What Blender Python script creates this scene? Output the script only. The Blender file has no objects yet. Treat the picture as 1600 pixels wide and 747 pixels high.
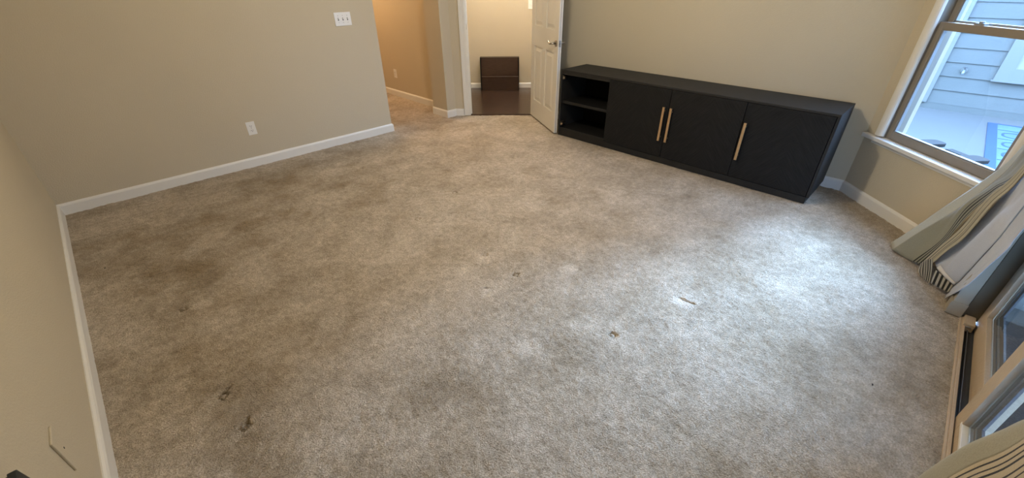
import bpy, bmesh, math, random
import numpy as np
from mathutils import Vector, Matrix
R = math.radians
SC = bpy.context.scene
COL = SC.collection
rnd = random.Random(4)

# ------------------------------------------------------------------ camera
# room axes: +x runs along the back wall, +y runs along the left wall
cam_d = bpy.data.cameras.new('camera'); cam = bpy.data.objects.new('camera', cam_d); COL.objects.link(cam)
cam_d.sensor_width = 36; cam_d.lens = 653.74/1600*36
cam_d.clip_start = 0.05; cam_d.clip_end = 200
pitch, roll = 0.557878, -0.005789
f = Vector((math.cos(pitch)/2**.5, math.cos(pitch)/2**.5, -math.sin(pitch)))
x = Vector((1/2**.5, -1/2**.5, 0)); u = x.cross(f)
xr = math.cos(roll)*x + math.sin(roll)*u; ur = -math.sin(roll)*x + math.cos(roll)*u
m = Matrix((xr, ur, -f)).transposed().to_4x4(); m.translation = Vector((0, 0, 1.5))
cam.matrix_world = m
SC.camera = cam

# ------------------------------------------------------------------ world, portals, exposure
w = bpy.data.worlds.new('sky'); SC.world = w; w.use_nodes = True
bg = w.node_tree.nodes['Background']
bg.inputs['Color'].default_value = (0.385, 0.60, 1.0, 1); bg.inputs['Strength'].default_value = 16.0
SC.view_settings.view_transform = 'Standard'; SC.view_settings.look = 'None'
SC.view_settings.gamma = 1; SC.view_settings.use_curve_mapping = False
SC.view_settings.exposure = 0.0
SC.cycles.max_bounces = 8; SC.cycles.diffuse_bounces = 5; SC.cycles.sample_clamp_indirect = 6

# low sun behind bright haze, shining over the neighbouring roof through the angled window
sd = bpy.data.lights.new('hazy_sun', 'SUN'); sd.energy = 20.0; sd.angle = R(25); sd.color = (.42, .65, 1.0)
so = bpy.data.objects.new('hazy_sun', sd); COL.objects.link(so); so.location = (12, -3, 8)
so.rotation_euler = Vector((-1, .30, -.82)).to_track_quat('-Z', 'Y').to_euler()
def portal(name, loc, n, sx, sz):
    d = bpy.data.lights.new(name, 'AREA'); d.shape = 'RECTANGLE'; d.size = sx; d.size_y = sz
    d.cycles.is_portal = True
    o = bpy.data.objects.new(name, d); COL.objects.link(o)
    o.location = loc; o.rotation_euler = Vector(n).to_track_quat('-Z', 'Y').to_euler()
    return o
portal('window_portal', (3.925, -0.285, 1.45), (-1, 1, 0), .95, 2.0)
portal('patio_door_portal', (1.88, -0.66, 1.03), (0, 1, 0), 1.95, 2.05)

# ------------------------------------------------------------------ materials
def mat(name, col, rough=.6, metal=0., var=0., vscale=8., bump=0., bscale=60., spec=.5, sheen=0., coat=0.):
    m = bpy.data.materials.new(name); m.use_nodes = True
    nt = m.node_tree; b = nt.nodes['Principled BSDF']
    b.inputs['Base Color'].default_value = (*col, 1); b.inputs['Roughness'].default_value = rough
    b.inputs['Metallic'].default_value = metal; b.inputs['Specular IOR Level'].default_value = spec
    b.inputs['Sheen Weight'].default_value = sheen; b.inputs['Coat Weight'].default_value = coat
    tc = nt.nodes.new('ShaderNodeTexCoord')
    n = nt.nodes.new('ShaderNodeTexNoise'); n.inputs['Scale'].default_value = vscale; n.inputs['Detail'].default_value = 5
    nt.links.new(tc.outputs['Object'], n.inputs['Vector'])
    mx = nt.nodes.new('ShaderNodeMix'); mx.data_type = 'RGBA'
    mx.inputs[6].default_value = (*[c*(1-var) for c in col], 1); mx.inputs[7].default_value = (*[min(1, c*(1+var)) for c in col], 1)
    nt.links.new(n.outputs['Fac'], mx.inputs[0]); nt.links.new(mx.outputs[2], b.inputs['Base Color'])
    if bump:
        n2 = nt.nodes.new('ShaderNodeTexNoise'); n2.inputs['Scale'].default_value = bscale; n2.inputs['Detail'].default_value = 3
        nt.links.new(tc.outputs['Object'], n2.inputs['Vector'])
        bp = nt.nodes.new('ShaderNodeBump'); bp.inputs['Strength'].default_value = bump; bp.inputs['Distance'].default_value = .01
        nt.links.new(n2.outputs['Fac'], bp.inputs['Height']); nt.links.new(bp.outputs['Normal'], b.inputs['Normal'])
    return m

WALL = (.53, .465, .34)
M = dict(
    wall=mat('wall_paint', WALL, .75, var=.05, vscale=1.5, bump=.25, bscale=130, spec=.25),
    trim=mat('white_trim_paint', (.74, .72, .66), .4, var=.04, vscale=5),
    ceiling=mat('ceiling_paint', (.72, .70, .64), .9, bump=.3, bscale=90),
    door=mat('door_paint', (.72, .69, .62), .38, var=.03, vscale=3),
    nickel=mat('satin_nickel', (.40, .36, .30), .32, 1., var=.1),
    sill=mat('glossy_sill_paint', (.74, .73, .70), .22, var=.03),
    plate=mat('switch_plastic', (.78, .76, .70), .35),
    slot=mat('dark_slot', (.03, .03, .03), .6),
    black=mat('black_stained_wood', (.016, .0155, .0145), .6, var=.35, vscale=14, bump=.25, bscale=90, spec=.3),
    inner=mat('black_cabinet_interior', (.006, .006, .006), .8, var=.2, spec=.15),
    brass=mat('brushed_brass', (.62, .42, .22), .38, .75, var=.08, vscale=40),
    almond=mat('almond_frame', (.235, .205, .165), .5, var=.05),
    jamb=mat('tan_door_frame', (.47, .37, .25), .55, var=.08, vscale=12, bump=.15, bscale=80),
    darkjamb=mat('dark_brown_jamb', (.09, .07, .04), .6, var=.1),  # recessed jamb, coloured darker brown than the rest of the frame
    casing=mat('grey_tan_casing', (.30, .255, .18), .6, var=.06),
    track=mat('dark_track', (.035, .035, .035), .6, 0., var=.3, vscale=30),
    gasket=mat('grey_gasket', (.09, .095, .10), .5),
    gasket2=mat('light_grey_gasket', (.28, .30, .31), .4, .3),
    siding=mat('pale_lap_siding', (.135, .145, .135), .6, var=.06, vscale=6, bump=.2, bscale=40),
    extrim=mat('white_exterior_trim', (.20, .205, .195), .5, var=.03),
    concrete=mat('pale_concrete', (.125, .127, .12), .85, var=.06, vscale=3, bump=.3, bscale=50),
    deck=mat('dark_deck_boards', (.028, .025, .023), .6, var=.35, vscale=9, bump=.4, bscale=60),
    greyplastic=mat('grey_resin', (.05, .05, .05), .9, var=.08, spec=.1),
    rugpale=mat('pale_blue_rug', (.10, .17, .19), .95, var=.35, vscale=4, bump=.5, bscale=150),
    rugblue=mat('blue_rug_border', (.038, .075, .15), .95, var=.1, bump=.5, bscale=150),
    roof=mat('shingle_grey', (.08, .08, .08), .9, var=.2),
    darkbox=mat('dark_teal_plastic', (.018, .024, .028), .4),
    lint=mat('dark_lint', (.03, .02, .015), .9),
    lawn=mat('grass_green', (.06, .09, .03), .95, var=.3, vscale=3),
)
def glass(name, tint=(.93, .97, 1.), refl=.06):
    m = bpy.data.materials.new(name); m.use_nodes = True; nt = m.node_tree; nt.nodes.clear()
    o = nt.nodes.new('ShaderNodeOutputMaterial'); t = nt.nodes.new('ShaderNodeBsdfTransparent'); t.inputs[0].default_value = (*tint, 1)
    g = nt.nodes.new('ShaderNodeBsdfGlossy'); g.inputs['Roughness'].default_value = .02
    lw = nt.nodes.new('ShaderNodeFresnel'); lw.inputs[0].default_value = 1.45
    mx = nt.nodes.new('ShaderNodeMixShader')
    ge = nt.nodes.new('ShaderNodeNewGeometry'); iv = nt.nodes.new('ShaderNodeMath'); iv.operation = 'SUBTRACT'; iv.inputs[0].default_value = 1
    ml = nt.nodes.new('ShaderNodeMath'); ml.operation = 'MULTIPLY'; nt.links.new(ge.outputs['Backfacing'], iv.inputs[1])
    nt.links.new(lw.outputs[0], ml.inputs[0]); nt.links.new(iv.outputs[0], ml.inputs[1])   # only the entry face reflects
    nt.links.new(ml.outputs[0], mx.inputs[0]); nt.links.new(t.outputs[0], mx.inputs[1]); nt.links.new(g.outputs[0], mx.inputs[2])
    nt.links.new(mx.outputs[0], o.inputs[0]); return m
M['glass'] = glass('window_glass')
def emit(name, col, s):
    m = bpy.data.materials.new(name); m.use_nodes = True; b = m.node_tree.nodes['Principled BSDF']
    b.inputs['Emission Color'].default_value = (*col, 1); b.inputs['Emission Strength'].default_value = s
    b.inputs['Base Color'].default_value = (.8, .8, .75, 1); return m

def carpet_mat():
    m = bpy.data.materials.new('beige_carpet'); m.use_nodes = True; nt = m.node_tree; N = nt.nodes; L = nt.links
    b = N['Principled BSDF']; b.inputs['Roughness'].default_value = 1; b.inputs['Specular IOR Level'].default_value = .1
    b.inputs['Sheen Weight'].default_value = .12; b.inputs['Sheen Roughness'].default_value = .5
    tc = N.new('ShaderNodeTexCoord')
    def noise(s, d=3, r=.5, dist=0):
        n = N.new('ShaderNodeTexNoise'); n.inputs['Scale'].default_value = s; n.inputs['Detail'].default_value = d
        n.inputs['Roughness'].default_value = r; n.inputs['Distortion'].default_value = dist
        L.new(tc.outputs['Object'], n.inputs['Vector']); return n
    def ramp(src, stops):
        r = N.new('ShaderNodeValToRGB'); e = r.color_ramp.elements
        while len(e) < len(stops): e.new(.5)
        for q, (p, c) in zip(e, stops): q.position = p; q.color = (*c, 1)
        L.new(src, r.inputs[0]); return r
    def mul(a, c, fac=1., mode='MULTIPLY'):
        x = N.new('ShaderNodeMix'); x.data_type = 'RGBA'; x.blend_type = mode; x.inputs[0].default_value = fac
        L.new(a, x.inputs[6]); L.new(c, x.inputs[7]); return x.outputs[2]
    at = N.new('ShaderNodeAttribute'); at.attribute_name = 'wear_shade'
    base = ramp(at.outputs['Fac'], [(0, (.265, .20, .12)), (.5, (.485, .418, .332)), (1, (.68, .61, .52))])
    n1 = noise(3.4, 7, .66, .9); r1 = ramp(n1.outputs['Fac'], [(.34, (.85, .835, .81)), (.66, (1.12, 1.12, 1.12))])
    n2 = noise(26, 5, .65); r2 = ramp(n2.outputs['Fac'], [(.32, (.80, .785, .75)), (.68, (1.17, 1.17, 1.17))])
    n3 = noise(150, 4, .65); r3 = ramp(n3.outputs['Fac'], [(.33, (.66, .635, .59)), (.67, (1.24, 1.24, 1.24))])
    c = mul(mul(mul(base.outputs[0], r1.outputs[0]), r2.outputs[0]), r3.outputs[0])
    L.new(c, b.inputs['Base Color'])
    v = N.new('ShaderNodeTexVoronoi'); v.inputs['Scale'].default_value = 125
    nd = noise(60, 2); mv = N.new('ShaderNodeMix'); mv.data_type = 'VECTOR'; mv.inputs[0].default_value = .04
    L.new(tc.outputs['Object'], mv.inputs[4]); L.new(nd.outputs['Color'], mv.inputs[5]); L.new(mv.outputs[1], v.inputs['Vector'])
    bp = N.new('ShaderNodeBump'); bp.inputs['Strength'].default_value = .7; bp.inputs['Distance'].default_value = .008; bp.invert = True
    L.new(v.outputs['Distance'], bp.inputs['Height'])
    bp2 = N.new('ShaderNodeBump'); bp2.inputs['Strength'].default_value = .6; bp2.inputs['Distance'].default_value = .012
    L.new(n3.outputs['Fac'], bp2.inputs['Height']); L.new(bp.outputs['Normal'], bp2.inputs['Normal'])
    L.new(bp2.outputs['Normal'], b.inputs['Normal'])
    return m
M['carpet'] = carpet_mat()

def wood_mat():
    m = bpy.data.materials.new('dark_wood'); m.use_nodes = True; nt = m.node_tree; N = nt.nodes; L = nt.links
    b = N['Principled BSDF']; b.inputs['Roughness'].default_value = .22
    tc = N.new('ShaderNodeTexCoord'); mp = N.new('ShaderNodeMapping'); mp.inputs['Scale'].default_value = (3, 3, 30); mp.inputs['Rotation'].default_value = (0, 0, R(45))
    L.new(tc.outputs['Object'], mp.inputs['Vector'])
    n = N.new('ShaderNodeTexNoise'); n.inputs['Scale'].default_value = 4; n.inputs['Detail'].default_value = 6; L.new(mp.outputs[0], n.inputs['Vector'])
    r = N.new('ShaderNodeValToRGB'); r.color_ramp.elements[0].color = (.022, .011, .007, 1); r.color_ramp.elements[1].color = (.055, .030, .019, 1)
    oi = N.new('ShaderNodeObjectInfo'); ad = N.new('ShaderNodeMath'); ad.operation = 'MULTIPLY_ADD'; ad.inputs[1].default_value = .25
    L.new(oi.outputs['Random'], ad.inputs[0]); L.new(n.outputs['Fac'], ad.inputs[2])
    L.new(ad.outputs[0], r.inputs[0]); L.new(r.outputs[0], b.inputs['Base Color']); return m
M['wood'] = wood_mat()

def veneer_mat():     # black stained veneer laid in faint chevrons
    m = bpy.data.materials.new('black_chevron_veneer'); m.use_nodes = True; nt = m.node_tree; N = nt.nodes; L = nt.links
    b = N['Principled BSDF']; b.inputs['Roughness'].default_value = .6; b.inputs['Specular IOR Level'].default_value = .2
    tc = N.new('ShaderNodeTexCoord'); sp = N.new('ShaderNodeSeparateXYZ'); L.new(tc.outputs['Object'], sp.inputs[0])
    def mth(op, a, bb=None):
        x = N.new('ShaderNodeMath'); x.operation = op
        for i, q in enumerate((a, bb)):
            if q is None: continue
            if isinstance(q, (int, float)): x.inputs[i].default_value = q
            else: L.new(q, x.inputs[i])
        return x.outputs[0]
    ya = mth('ABSOLUTE', mth('SUBTRACT', mth('FRACT', mth('MULTIPLY', sp.outputs[1], 1/.624)), .4))
    d = mth('ADD', mth('MULTIPLY', ya, .7), sp.outputs[2]); e = mth('SUBTRACT', mth('MULTIPLY', ya, .7), sp.outputs[2])
    cb = N.new('ShaderNodeCombineXYZ'); L.new(mth('MULTIPLY', d, 60), cb.inputs[0]); L.new(mth('MULTIPLY', e, 4), cb.inputs[1])
    n = N.new('ShaderNodeTexNoise'); n.inputs['Scale'].default_value = 1.3; n.inputs['Detail'].default_value = 5; L.new(cb.outputs[0], n.inputs['Vector'])
    r = N.new('ShaderNodeValToRGB'); r.color_ramp.elements[0].position = .3; r.color_ramp.elements[1].position = .8
    r.color_ramp.elements[0].color = (.0055, .0058, .006, 1); r.color_ramp.elements[1].color = (.017, .017, .017, 1)
    L.new(n.outputs['Fac'], r.inputs[0]); L.new(r.outputs[0], b.inputs['Base Color'])
    bp = N.new('ShaderNodeBump'); bp.inputs['Strength'].default_value = .15; bp.inputs['Distance'].default_value = .003
    L.new(n.outputs['Fac'], bp.inputs['Height']); L.new(bp.outputs['Normal'], b.inputs['Normal']); return m
M['veneer'] = veneer_mat()

def cloth_mat(name, base, stripe=None, lines=(), var=.08):
    """woven cloth; lines = (centre, half width) of stripes across the width (uv.x)"""
    m = bpy.data.materials.new(name); m.use_nodes = True; nt = m.node_tree; N = nt.nodes; L = nt.links
    b = N['Principled BSDF']; b.inputs['Roughness'].default_value = .9; b.inputs['Specular IOR Level'].default_value = .2; b.inputs['Sheen Weight'].default_value = .2
    tc = N.new('ShaderNodeTexCoord')
    n = N.new('ShaderNodeTexNoise'); n.inputs['Scale'].default_value = 220; n.inputs['Detail'].default_value = 2; L.new(tc.outputs['Object'], n.inputs['Vector'])
    mx = N.new('ShaderNodeMix'); mx.data_type = 'RGBA'
    mx.inputs[6].default_value = (*[c*(1-var*2) for c in base], 1); mx.inputs[7].default_value = (*[c*(1+var) for c in base], 1)
    L.new(n.outputs['Fac'], mx.inputs[0]); out = mx.outputs[2]
    if stripe:
        sp = N.new('ShaderNodeSeparateXYZ'); L.new(tc.outputs['UV'], sp.inputs[0])
        acc = None
        for c, h in lines:
            s = N.new('ShaderNodeMath'); s.operation = 'COMPARE'; s.inputs[1].default_value = c; s.inputs[2].default_value = h
            L.new(sp.outputs[0], s.inputs[0])
            if acc is None: acc = s.outputs[0]
            else:
                a = N.new('ShaderNodeMath'); a.operation = 'MAXIMUM'; L.new(acc, a.inputs[0]); L.new(s.outputs[0], a.inputs[1]); acc = a.outputs[0]
        m2 = N.new('ShaderNodeMix'); m2.data_type = 'RGBA'; L.new(acc, m2.inputs[0]); L.new(out, m2.inputs[6]); m2.inputs[7].default_value = (*stripe, 1); out = m2.outputs[2]
    L.new(out, b.inputs['Base Color'])
    bp = N.new('ShaderNodeBump'); bp.inputs['Strength'].default_value = .4; bp.inputs['Distance'].default_value = .003
    L.new(n.outputs['Fac'], bp.inputs['Height']); L.new(bp.outputs['Normal'], b.inputs['Normal'])
    return m

# ------------------------------------------------------------------ helpers
def tag(o, label=None, cat=None, group=None, kind=None):
    for k, v in (('label', label), ('category', cat), ('group', group), ('kind', kind)):
        if v: o[k] = v
    return o
def empty(name, loc=(0, 0, 0), rz=0):
    o = bpy.data.objects.new(name, None); COL.objects.link(o); o.location = loc; o.rotation_euler = (0, 0, rz); o.empty_display_size = .1
    return o
class MB:
    """collects shapes, builds ONE mesh object. With a parent, coordinates are world ones unless local=True."""
    def __init__(s): s.bm = bmesh.new()
    def hexa(s, p):        # 8 points: bottom four ccw, top four
        v = [s.bm.verts.new(q) for q in p]
        for a in ((3, 2, 1, 0), (4, 5, 6, 7), (0, 1, 5, 4), (1, 2, 6, 5), (2, 3, 7, 6), (3, 0, 4, 7)): s.bm.faces.new([v[i] for i in a])
        return s
    def box(s, x0, x1, y0, y1, z0, z1):
        return s.hexa([(x0, y0, z0), (x1, y0, z0), (x1, y1, z0), (x0, y1, z0), (x0, y0, z1), (x1, y0, z1), (x1, y1, z1), (x0, y1, z1)])
    def prism(s, poly, z0, z1):
        n = len(poly); a = [s.bm.verts.new((*p, z0)) for p in poly]; b = [s.bm.verts.new((*p, z1)) for p in poly]
        s.bm.faces.new(a[::-1]); s.bm.faces.new(b)
        for i in range(n): s.bm.faces.new((a[i], a[(i+1) % n], b[(i+1) % n], b[i]))
        return s
    def sweep(s, path, prof):  # prof: closed (across, up) section swept along 2-D path; 'across' points to the left of travel
        P = [Vector(p) for p in path]; rings = []
        for i, p in enumerate(P):
            if i == 0: d = (P[1]-P[0]).normalized(); nn = Vector((-d.y, d.x))
            elif i == len(P)-1: d = (P[-1]-P[-2]).normalized(); nn = Vector((-d.y, d.x))
            else:
                d1 = (P[i]-P[i-1]).normalized(); d2 = (P[i+1]-P[i]).normalized()
                n1 = Vector((-d1.y, d1.x)); n2 = Vector((-d2.y, d2.x)); nn = (n1+n2); nn = nn/(nn.dot(n1))
            rings.append([s.bm.verts.new((p.x+nn.x*a, p.y+nn.y*a, z)) for a, z in prof])
        k = len(prof)
        for a, b in zip(rings, rings[1:]):
            for i in range(k): s.bm.faces.new((a[i], a[(i+1) % k], b[(i+1) % k], b[i]))
        s.bm.faces.new(rings[0][::-1]); s.bm.faces.new(rings[-1]); return s
    def tube(s, pts, r, seg=12, caps=True):
        pts = [Vector(p) for p in pts]; rs = r if isinstance(r, (list, tuple)) else [r]*len(pts); rings = []
        for i, p in enumerate(pts):
            d = (pts[min(i+1, len(pts)-1)]-pts[max(i-1, 0)]).normalized()
            a = d.orthogonal().normalized() if i == 0 else (a0 - d*a0.dot(d)).normalized()
            a0 = a; b = d.cross(a)
            rings.append([s.bm.verts.new(p+rs[i]*(math.cos(t)*a+math.sin(t)*b)) for t in [2*math.pi*k/seg for k in range(seg)]])
        for q, w_ in zip(rings, rings[1:]):
            for i in range(seg): s.bm.faces.new((q[i], q[(i+1) % seg], w_[(i+1) % seg], w_[i]))
        if caps: s.bm.faces.new(rings[0][::-1]); s.bm.faces.new(rings[-1])
        return s
    def build(s, name, m, parent=None, local=False, bevel=0, smooth=False, seg=2):
        bmesh.ops.recalc_face_normals(s.bm, faces=s.bm.faces)
        if parent is not None and not local:
            bmesh.ops.transform(s.bm, matrix=parent_matrix(parent).inverted(), verts=s.bm.verts)
        me = bpy.data.meshes.new(name); s.bm.to_mesh(me); s.bm.free(); me.materials.append(m)
        o = bpy.data.objects.new(name, me); COL.objects.link(o)
        if parent is not None: o.parent = parent
        if smooth:
            for p in me.polygons: p.use_smooth = True
        if bevel:
            b = o.modifiers.new('bevel', 'BEVEL'); b.width = bevel; b.segments = seg; b.limit_method = 'ANGLE'; b.harden_normals = False
        return o
def parent_matrix(p):
    mm = Matrix.Translation(p.location) @ p.rotation_euler.to_matrix().to_4x4()
    return parent_matrix(p.parent) @ mm if p.parent else mm
def S(o, label=None): return tag(o, label=label, kind='structure')

# ------------------------------------------------------------------ floor (carpet with real relief)
TAB = np.random.RandomState(7).rand(64, 256, 256)[:12]
def vnoise(X, Y, freq, k):
    t = TAB[k]; x = X*freq+37.3; y = Y*freq+91.7; xi = np.floor(x).astype(int); yi = np.floor(y).astype(int)
    fx = x-xi; fy = y-yi; fx = fx*fx*(3-2*fx); fy = fy*fy*(3-2*fy)
    g = lambda a, b: t[a % 256, b % 256]
    return (g(xi, yi)*(1-fx)+g(xi+1, yi)*fx)*(1-fy)+(g(xi, yi+1)*(1-fx)+g(xi+1, yi+1)*fx)*fy
xs = np.concatenate([np.arange(-.45, 2.6, .0065), np.arange(2.6, 4.3, .014)])
ys = np.concatenate([np.arange(-.505, 3.2, .0065), np.arange(3.2, 4.9, .014), np.arange(4.9, 9.05, .06)])
X, Y = np.meshgrid(xs, ys, indexing='ij')
Z = (vnoise(X, Y, 75, 0)-.5)*.0055 + (vnoise(X, Y, 28, 1)-.5)*.004 + (vnoise(X, Y, 6, 2)-.5)*.004
def fbm(fq, k, o=4):
    s = 0; a = .5
    for i in range(o): s = s + a*vnoise(X, Y, fq*2**i, (k+i) % 12); a *= .55
    return s
wear_shade = .5 + (fbm(1.3, 3)-.5)*.28 + (fbm(5.5, 5)-.5)*.55 + (fbm(14, 8, 2)-.4)*.2  # carpet tone: real wear plus painted shade in the dents
def blob(cx, cy, sx, sy, rot, amp, edge=.5):
    global wear_shade
    c, s = math.cos(rot), math.sin(rot); U = (X-cx)*c+(Y-cy)*s; V = -(X-cx)*s+(Y-cy)*c
    d = np.sqrt((U/sx)**2+(V/sy)**2) + (fbm(5, 2)-.5)*1.2
    wear_shade = wear_shade + amp*(1.5 if amp < 0 else 1.1)*np.clip(1-d, 0, 1)**edge
# old traffic stains (dark) and fluffed pale places, where the carpet has them
blob(.45, 3.45, 1.0, .40, R(12), -.22); blob(.35, 2.95, .55, .22, R(25), -.22); blob(1.35, 3.0, .9, .16, R(42), -.16)
blob(1.2, 4.0, 1.0, .18, R(0), -.10); blob(3.0, 4.0, .45, .22, R(-30), -.14); blob(2.6, 4.6, .35, .5, 0, -.12)
blob(.0, 2.5, .3, .6, R(10), -.12); blob(-.05, 1.6, .30, .5, 0, -.10); blob(2.3, 3.3, .9, .3, R(20), -.04)
blob(1.55, 1.9, .5, .4, 0, .10); blob(1.70, 1.21, .06, .05, 0, .35); blob(1.93, .56, .07, .05, 0, .35); blob(1.3, 1.5, .25, .18, 0, .14)
blob(.05, 2.25, .12, .08, 0, .15); blob(.55, 1.35, .35, .3, 0, .14); blob(.2, 1.25, .12, .3, 0, .1); blob(.18, 3.15, .22, .05, R(50), .2)
blob(2.2, -.1, .5, .3, 0, -.08)  # slightly darker patch near the patio door
def patch(cx, cy, h, w_, rot, amp):     # crisp little patch of crushed, paler pile
    global wear_shade
    c, s = math.cos(rot), math.sin(rot); U = (X-cx)*c+(Y-cy)*s; V = -(X-cx)*s+(Y-cy)*c
    d = np.maximum(abs(U)/h, abs(V)/w_) + (vnoise(X, Y, 60, 4)-.5)*.35
    wear_shade = wear_shade + amp*np.clip((1.1-d)*3, 0, 1)
patch(1.878, .580, .030, .055, R(-3), .42); patch(1.69, 1.22, .055, .04, R(-20), .30)
for a in ((1.40, .70, .035, .03, 0, .2), (-.075, 1.705, .05, .03, .5, .22), (-.055, 1.46, .05, .03, .3, .22), (1.43, 1.685, .04, .03, 0, .2), (1.22, 1.40, .06, .04, .6, .22), (1.42, 1.43, .04, .03, 0, .15),
          (1.87, 2.57, .04, .03, 0, .15), (1.40, 2.42, .04, .03, 0, .15), (.9, 1.1, .10, .06, .8, .12), (.05, 2.44, .05, .04, 0, .2), (.45, 1.75, .10, .07, 1, .15), (2.2, 1.9, .12, .05, .3, .12)): patch(*a)
def dent(cx, cy, h, depth, ring=False, rot=0.):
    global Z, wear_shade
    c, s = math.cos(rot), math.sin(rot); U = (X-cx)*c+(Y-cy)*s; V = -(X-cx)*s+(Y-cy)*c
    d = np.maximum(abs(U), abs(V)); k = np.clip((h-d)/.007, 0, 1)
    if ring: k = k*np.clip((d-(h-.012))/.007, 0, 1)
    Z = Z - k*depth*1.4; wear_shade = wear_shade - k*(.75 if ring else .2)  # dent edges sunk and also darkened in colour, as crease shade
for a in ((1.888, 2.559, .022, .012, True, .1), (1.417, 2.403, .022, .012, True, .3), (1.45, 1.695, .018, .014, True, .2), (1.437, 1.406, .02, .014, True, .5),
          (1.417, .716, .020, .016, True, .0), (-.051, 1.697, .020, .014, True, .6), (-.032, 1.476, .022, .016, True, .4), (-.04, 2.47, .02, .010, True, 0),
          ): dent(*a)
for cx, cy, l, wd, rot, dp in ((1.922, .570, .048, .007, R(-87), .028), (1.227, 1.437, .018, .007, R(-40), .02), (-.03, 1.72, .03, .007, R(30), .014), (-.02, 1.49, .03, .007, R(60), .015), (1.44, 1.41, .03, .006, R(-30), .012)):
    c, s = math.cos(rot), math.sin(rot); U = (X-cx)*c+(Y-cy)*s; V = -(X-cx)*s+(Y-cy)*c
    k = np.clip((l-abs(U))/.01, 0, 1)*np.clip((wd-abs(V))/.005, 0, 1); Z -= k*dp; wear_shade -= k*.9  # narrow creases, their shade painted into the pile colour
Z = Z - .004
nx, ny = X.shape
co = np.stack([X, Y, Z], -1).reshape(-1, 3).astype(np.float32)
ii, jj = np.meshgrid(np.arange(nx-1), np.arange(ny-1), indexing='ij'); ii = ii.ravel(); jj = jj.ravel()
xc = X[ii, jj]; yc = Y[ii, jj]
keep = (xc-yc < 3.95) & ((xc+yc < 7.80) | (xc < 3.46)) & (xc < 4.2)
ii = ii[keep]; jj = jj[keep]
q = np.stack([ii*ny+jj, (ii+1)*ny+jj, (ii+1)*ny+jj+1, ii*ny+jj+1], -1)
used = np.zeros(nx*ny, bool); used[q.ravel()] = True; remap = np.cumsum(used)-1
q = remap[q].astype(np.int32); co = co[used]; wv = np.clip(wear_shade.ravel()[used], 0, 1).astype(np.float32)
me = bpy.data.meshes.new('floor'); me.vertices.add(len(co)); me.vertices.foreach_set('co', co.ravel())
me.loops.add(q.size); me.loops.foreach_set('vertex_index', q.ravel())
me.polygons.add(len(q)); me.polygons.foreach_set('loop_start', np.arange(0, q.size, 4, dtype=np.int32))
me.polygons.foreach_set('use_smooth', np.ones(len(q), bool)); me.update(calc_edges=True)
at = me.attributes.new('wear_shade', 'FLOAT', 'POINT'); at.data.foreach_set('value', wv)
me.materials.append(M['carpet']); fl = bpy.data.objects.new('floor', me); COL.objects.link(fl)
S(fl, 'worn beige cut pile carpet with furniture dents')

# ------------------------------------------------------------------ walls
H = 2.75
def wall(name, *polys, z=(0, H), mt='wall', label=None):
    b = MB()
    for p in polys:
        if len(p) == 3 and isinstance(p[0], list): b.prism(p[0], p[1], p[2])
        else: b.prism(p, -.03, z[1])
    return S(b.build(name, M[mt]), label)
wall('wall_left', [(-.55, -.75), (-.43, -.75), (-.43, 4.49), (-.55, 4.49)])
wall('wall_back', [(-.55, 4.37), (2.417, 4.37), (2.417, 4.49), (-.55, 4.49)])
wall('wall_hall_left', [(2.297, 4.49), (2.417, 4.49), (2.417, 9.1), (2.297, 9.1)])
wall('wall_hall_right', [(3.40, 4.60), (3.50, 4.60), (3.50, 9.1), (3.40, 9.1)])
wall('wall_hall_end', [(2.297, 9.0), (3.5, 9.0), (3.5, 9.1), (2.297, 9.1)])
wall('wall_pier', [(3.207, 4.345), (3.342, 4.345), (3.477, 4.48), (3.50, 4.64), (3.207, 4.64)])
def dg(s, d): # point with x+y=s, x-y=d
    return ((s+d)/2, (s-d)/2)
OL, OR = -.735, .418
WD0, WD1 = 7.687, 7.86
wall('wall_door', [dg(WD0, -1.004), dg(WD0, OL-.03), dg(WD1, OL-.03), dg(WD1, -1.004)], [dg(WD0, OR+.03), dg(WD0, .62), dg(WD1, .62), dg(WD1, OR+.03)],
     [[dg(WD0, OL-.03), dg(WD0, OR+.03), dg(WD1, OR+.03), dg(WD1, OL-.03)], 2.07, H])
wall('wall_right', [(4.15, .20), (4.27, .20), (4.27, 3.62), (4.15, 3.62)])
wall('wall_room_left', [dg(7.84, -1.02), dg(7.84, -.92), dg(9.9, -.92), dg(9.9, -1.02)])
wall('wall_room_back', [dg(9.87, -1.05), dg(9.87, 1.5), dg(10.05, 1.5), dg(10.05, -1.05)])
wall('wall_room_right', [dg(7.84, 1.35), dg(7.84, 1.45), dg(9.9, 1.45), dg(9.9, 1.35)])
wall('wall_closet_right', [(4.15, 3.5), (4.27, 3.5), dg(7.88, 1.45), dg(7.88, 1.2)])
# window wall with its opening: x-y = const planes; ends at the two corners
C0, C1 = 3.85, 4.06
WL, WR = 4.28, 3.03      # x+y at the left and right edges of the opening
WZ0, WZ1 = .47, 2.42
def wp(s, c): return ((s+c)/2, (s-c)/2)
wall('wall_window', [wp(4.45, C0), wp(4.40, C1+.06), wp(WL, C1+.06), wp(WL, C0)], [wp(WR, C0), wp(WR, C1+.06), wp(2.80, C1+.06), wp(2.86, C0)],
     [[wp(WL, C0), wp(WL, C1+.06), wp(WR, C1+.06), wp(WR, C0)], -.03, WZ0], [[wp(WL, C0), wp(WL, C1+.06), wp(WR, C1+.06), wp(WR, C0)], WZ1, H])
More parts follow.
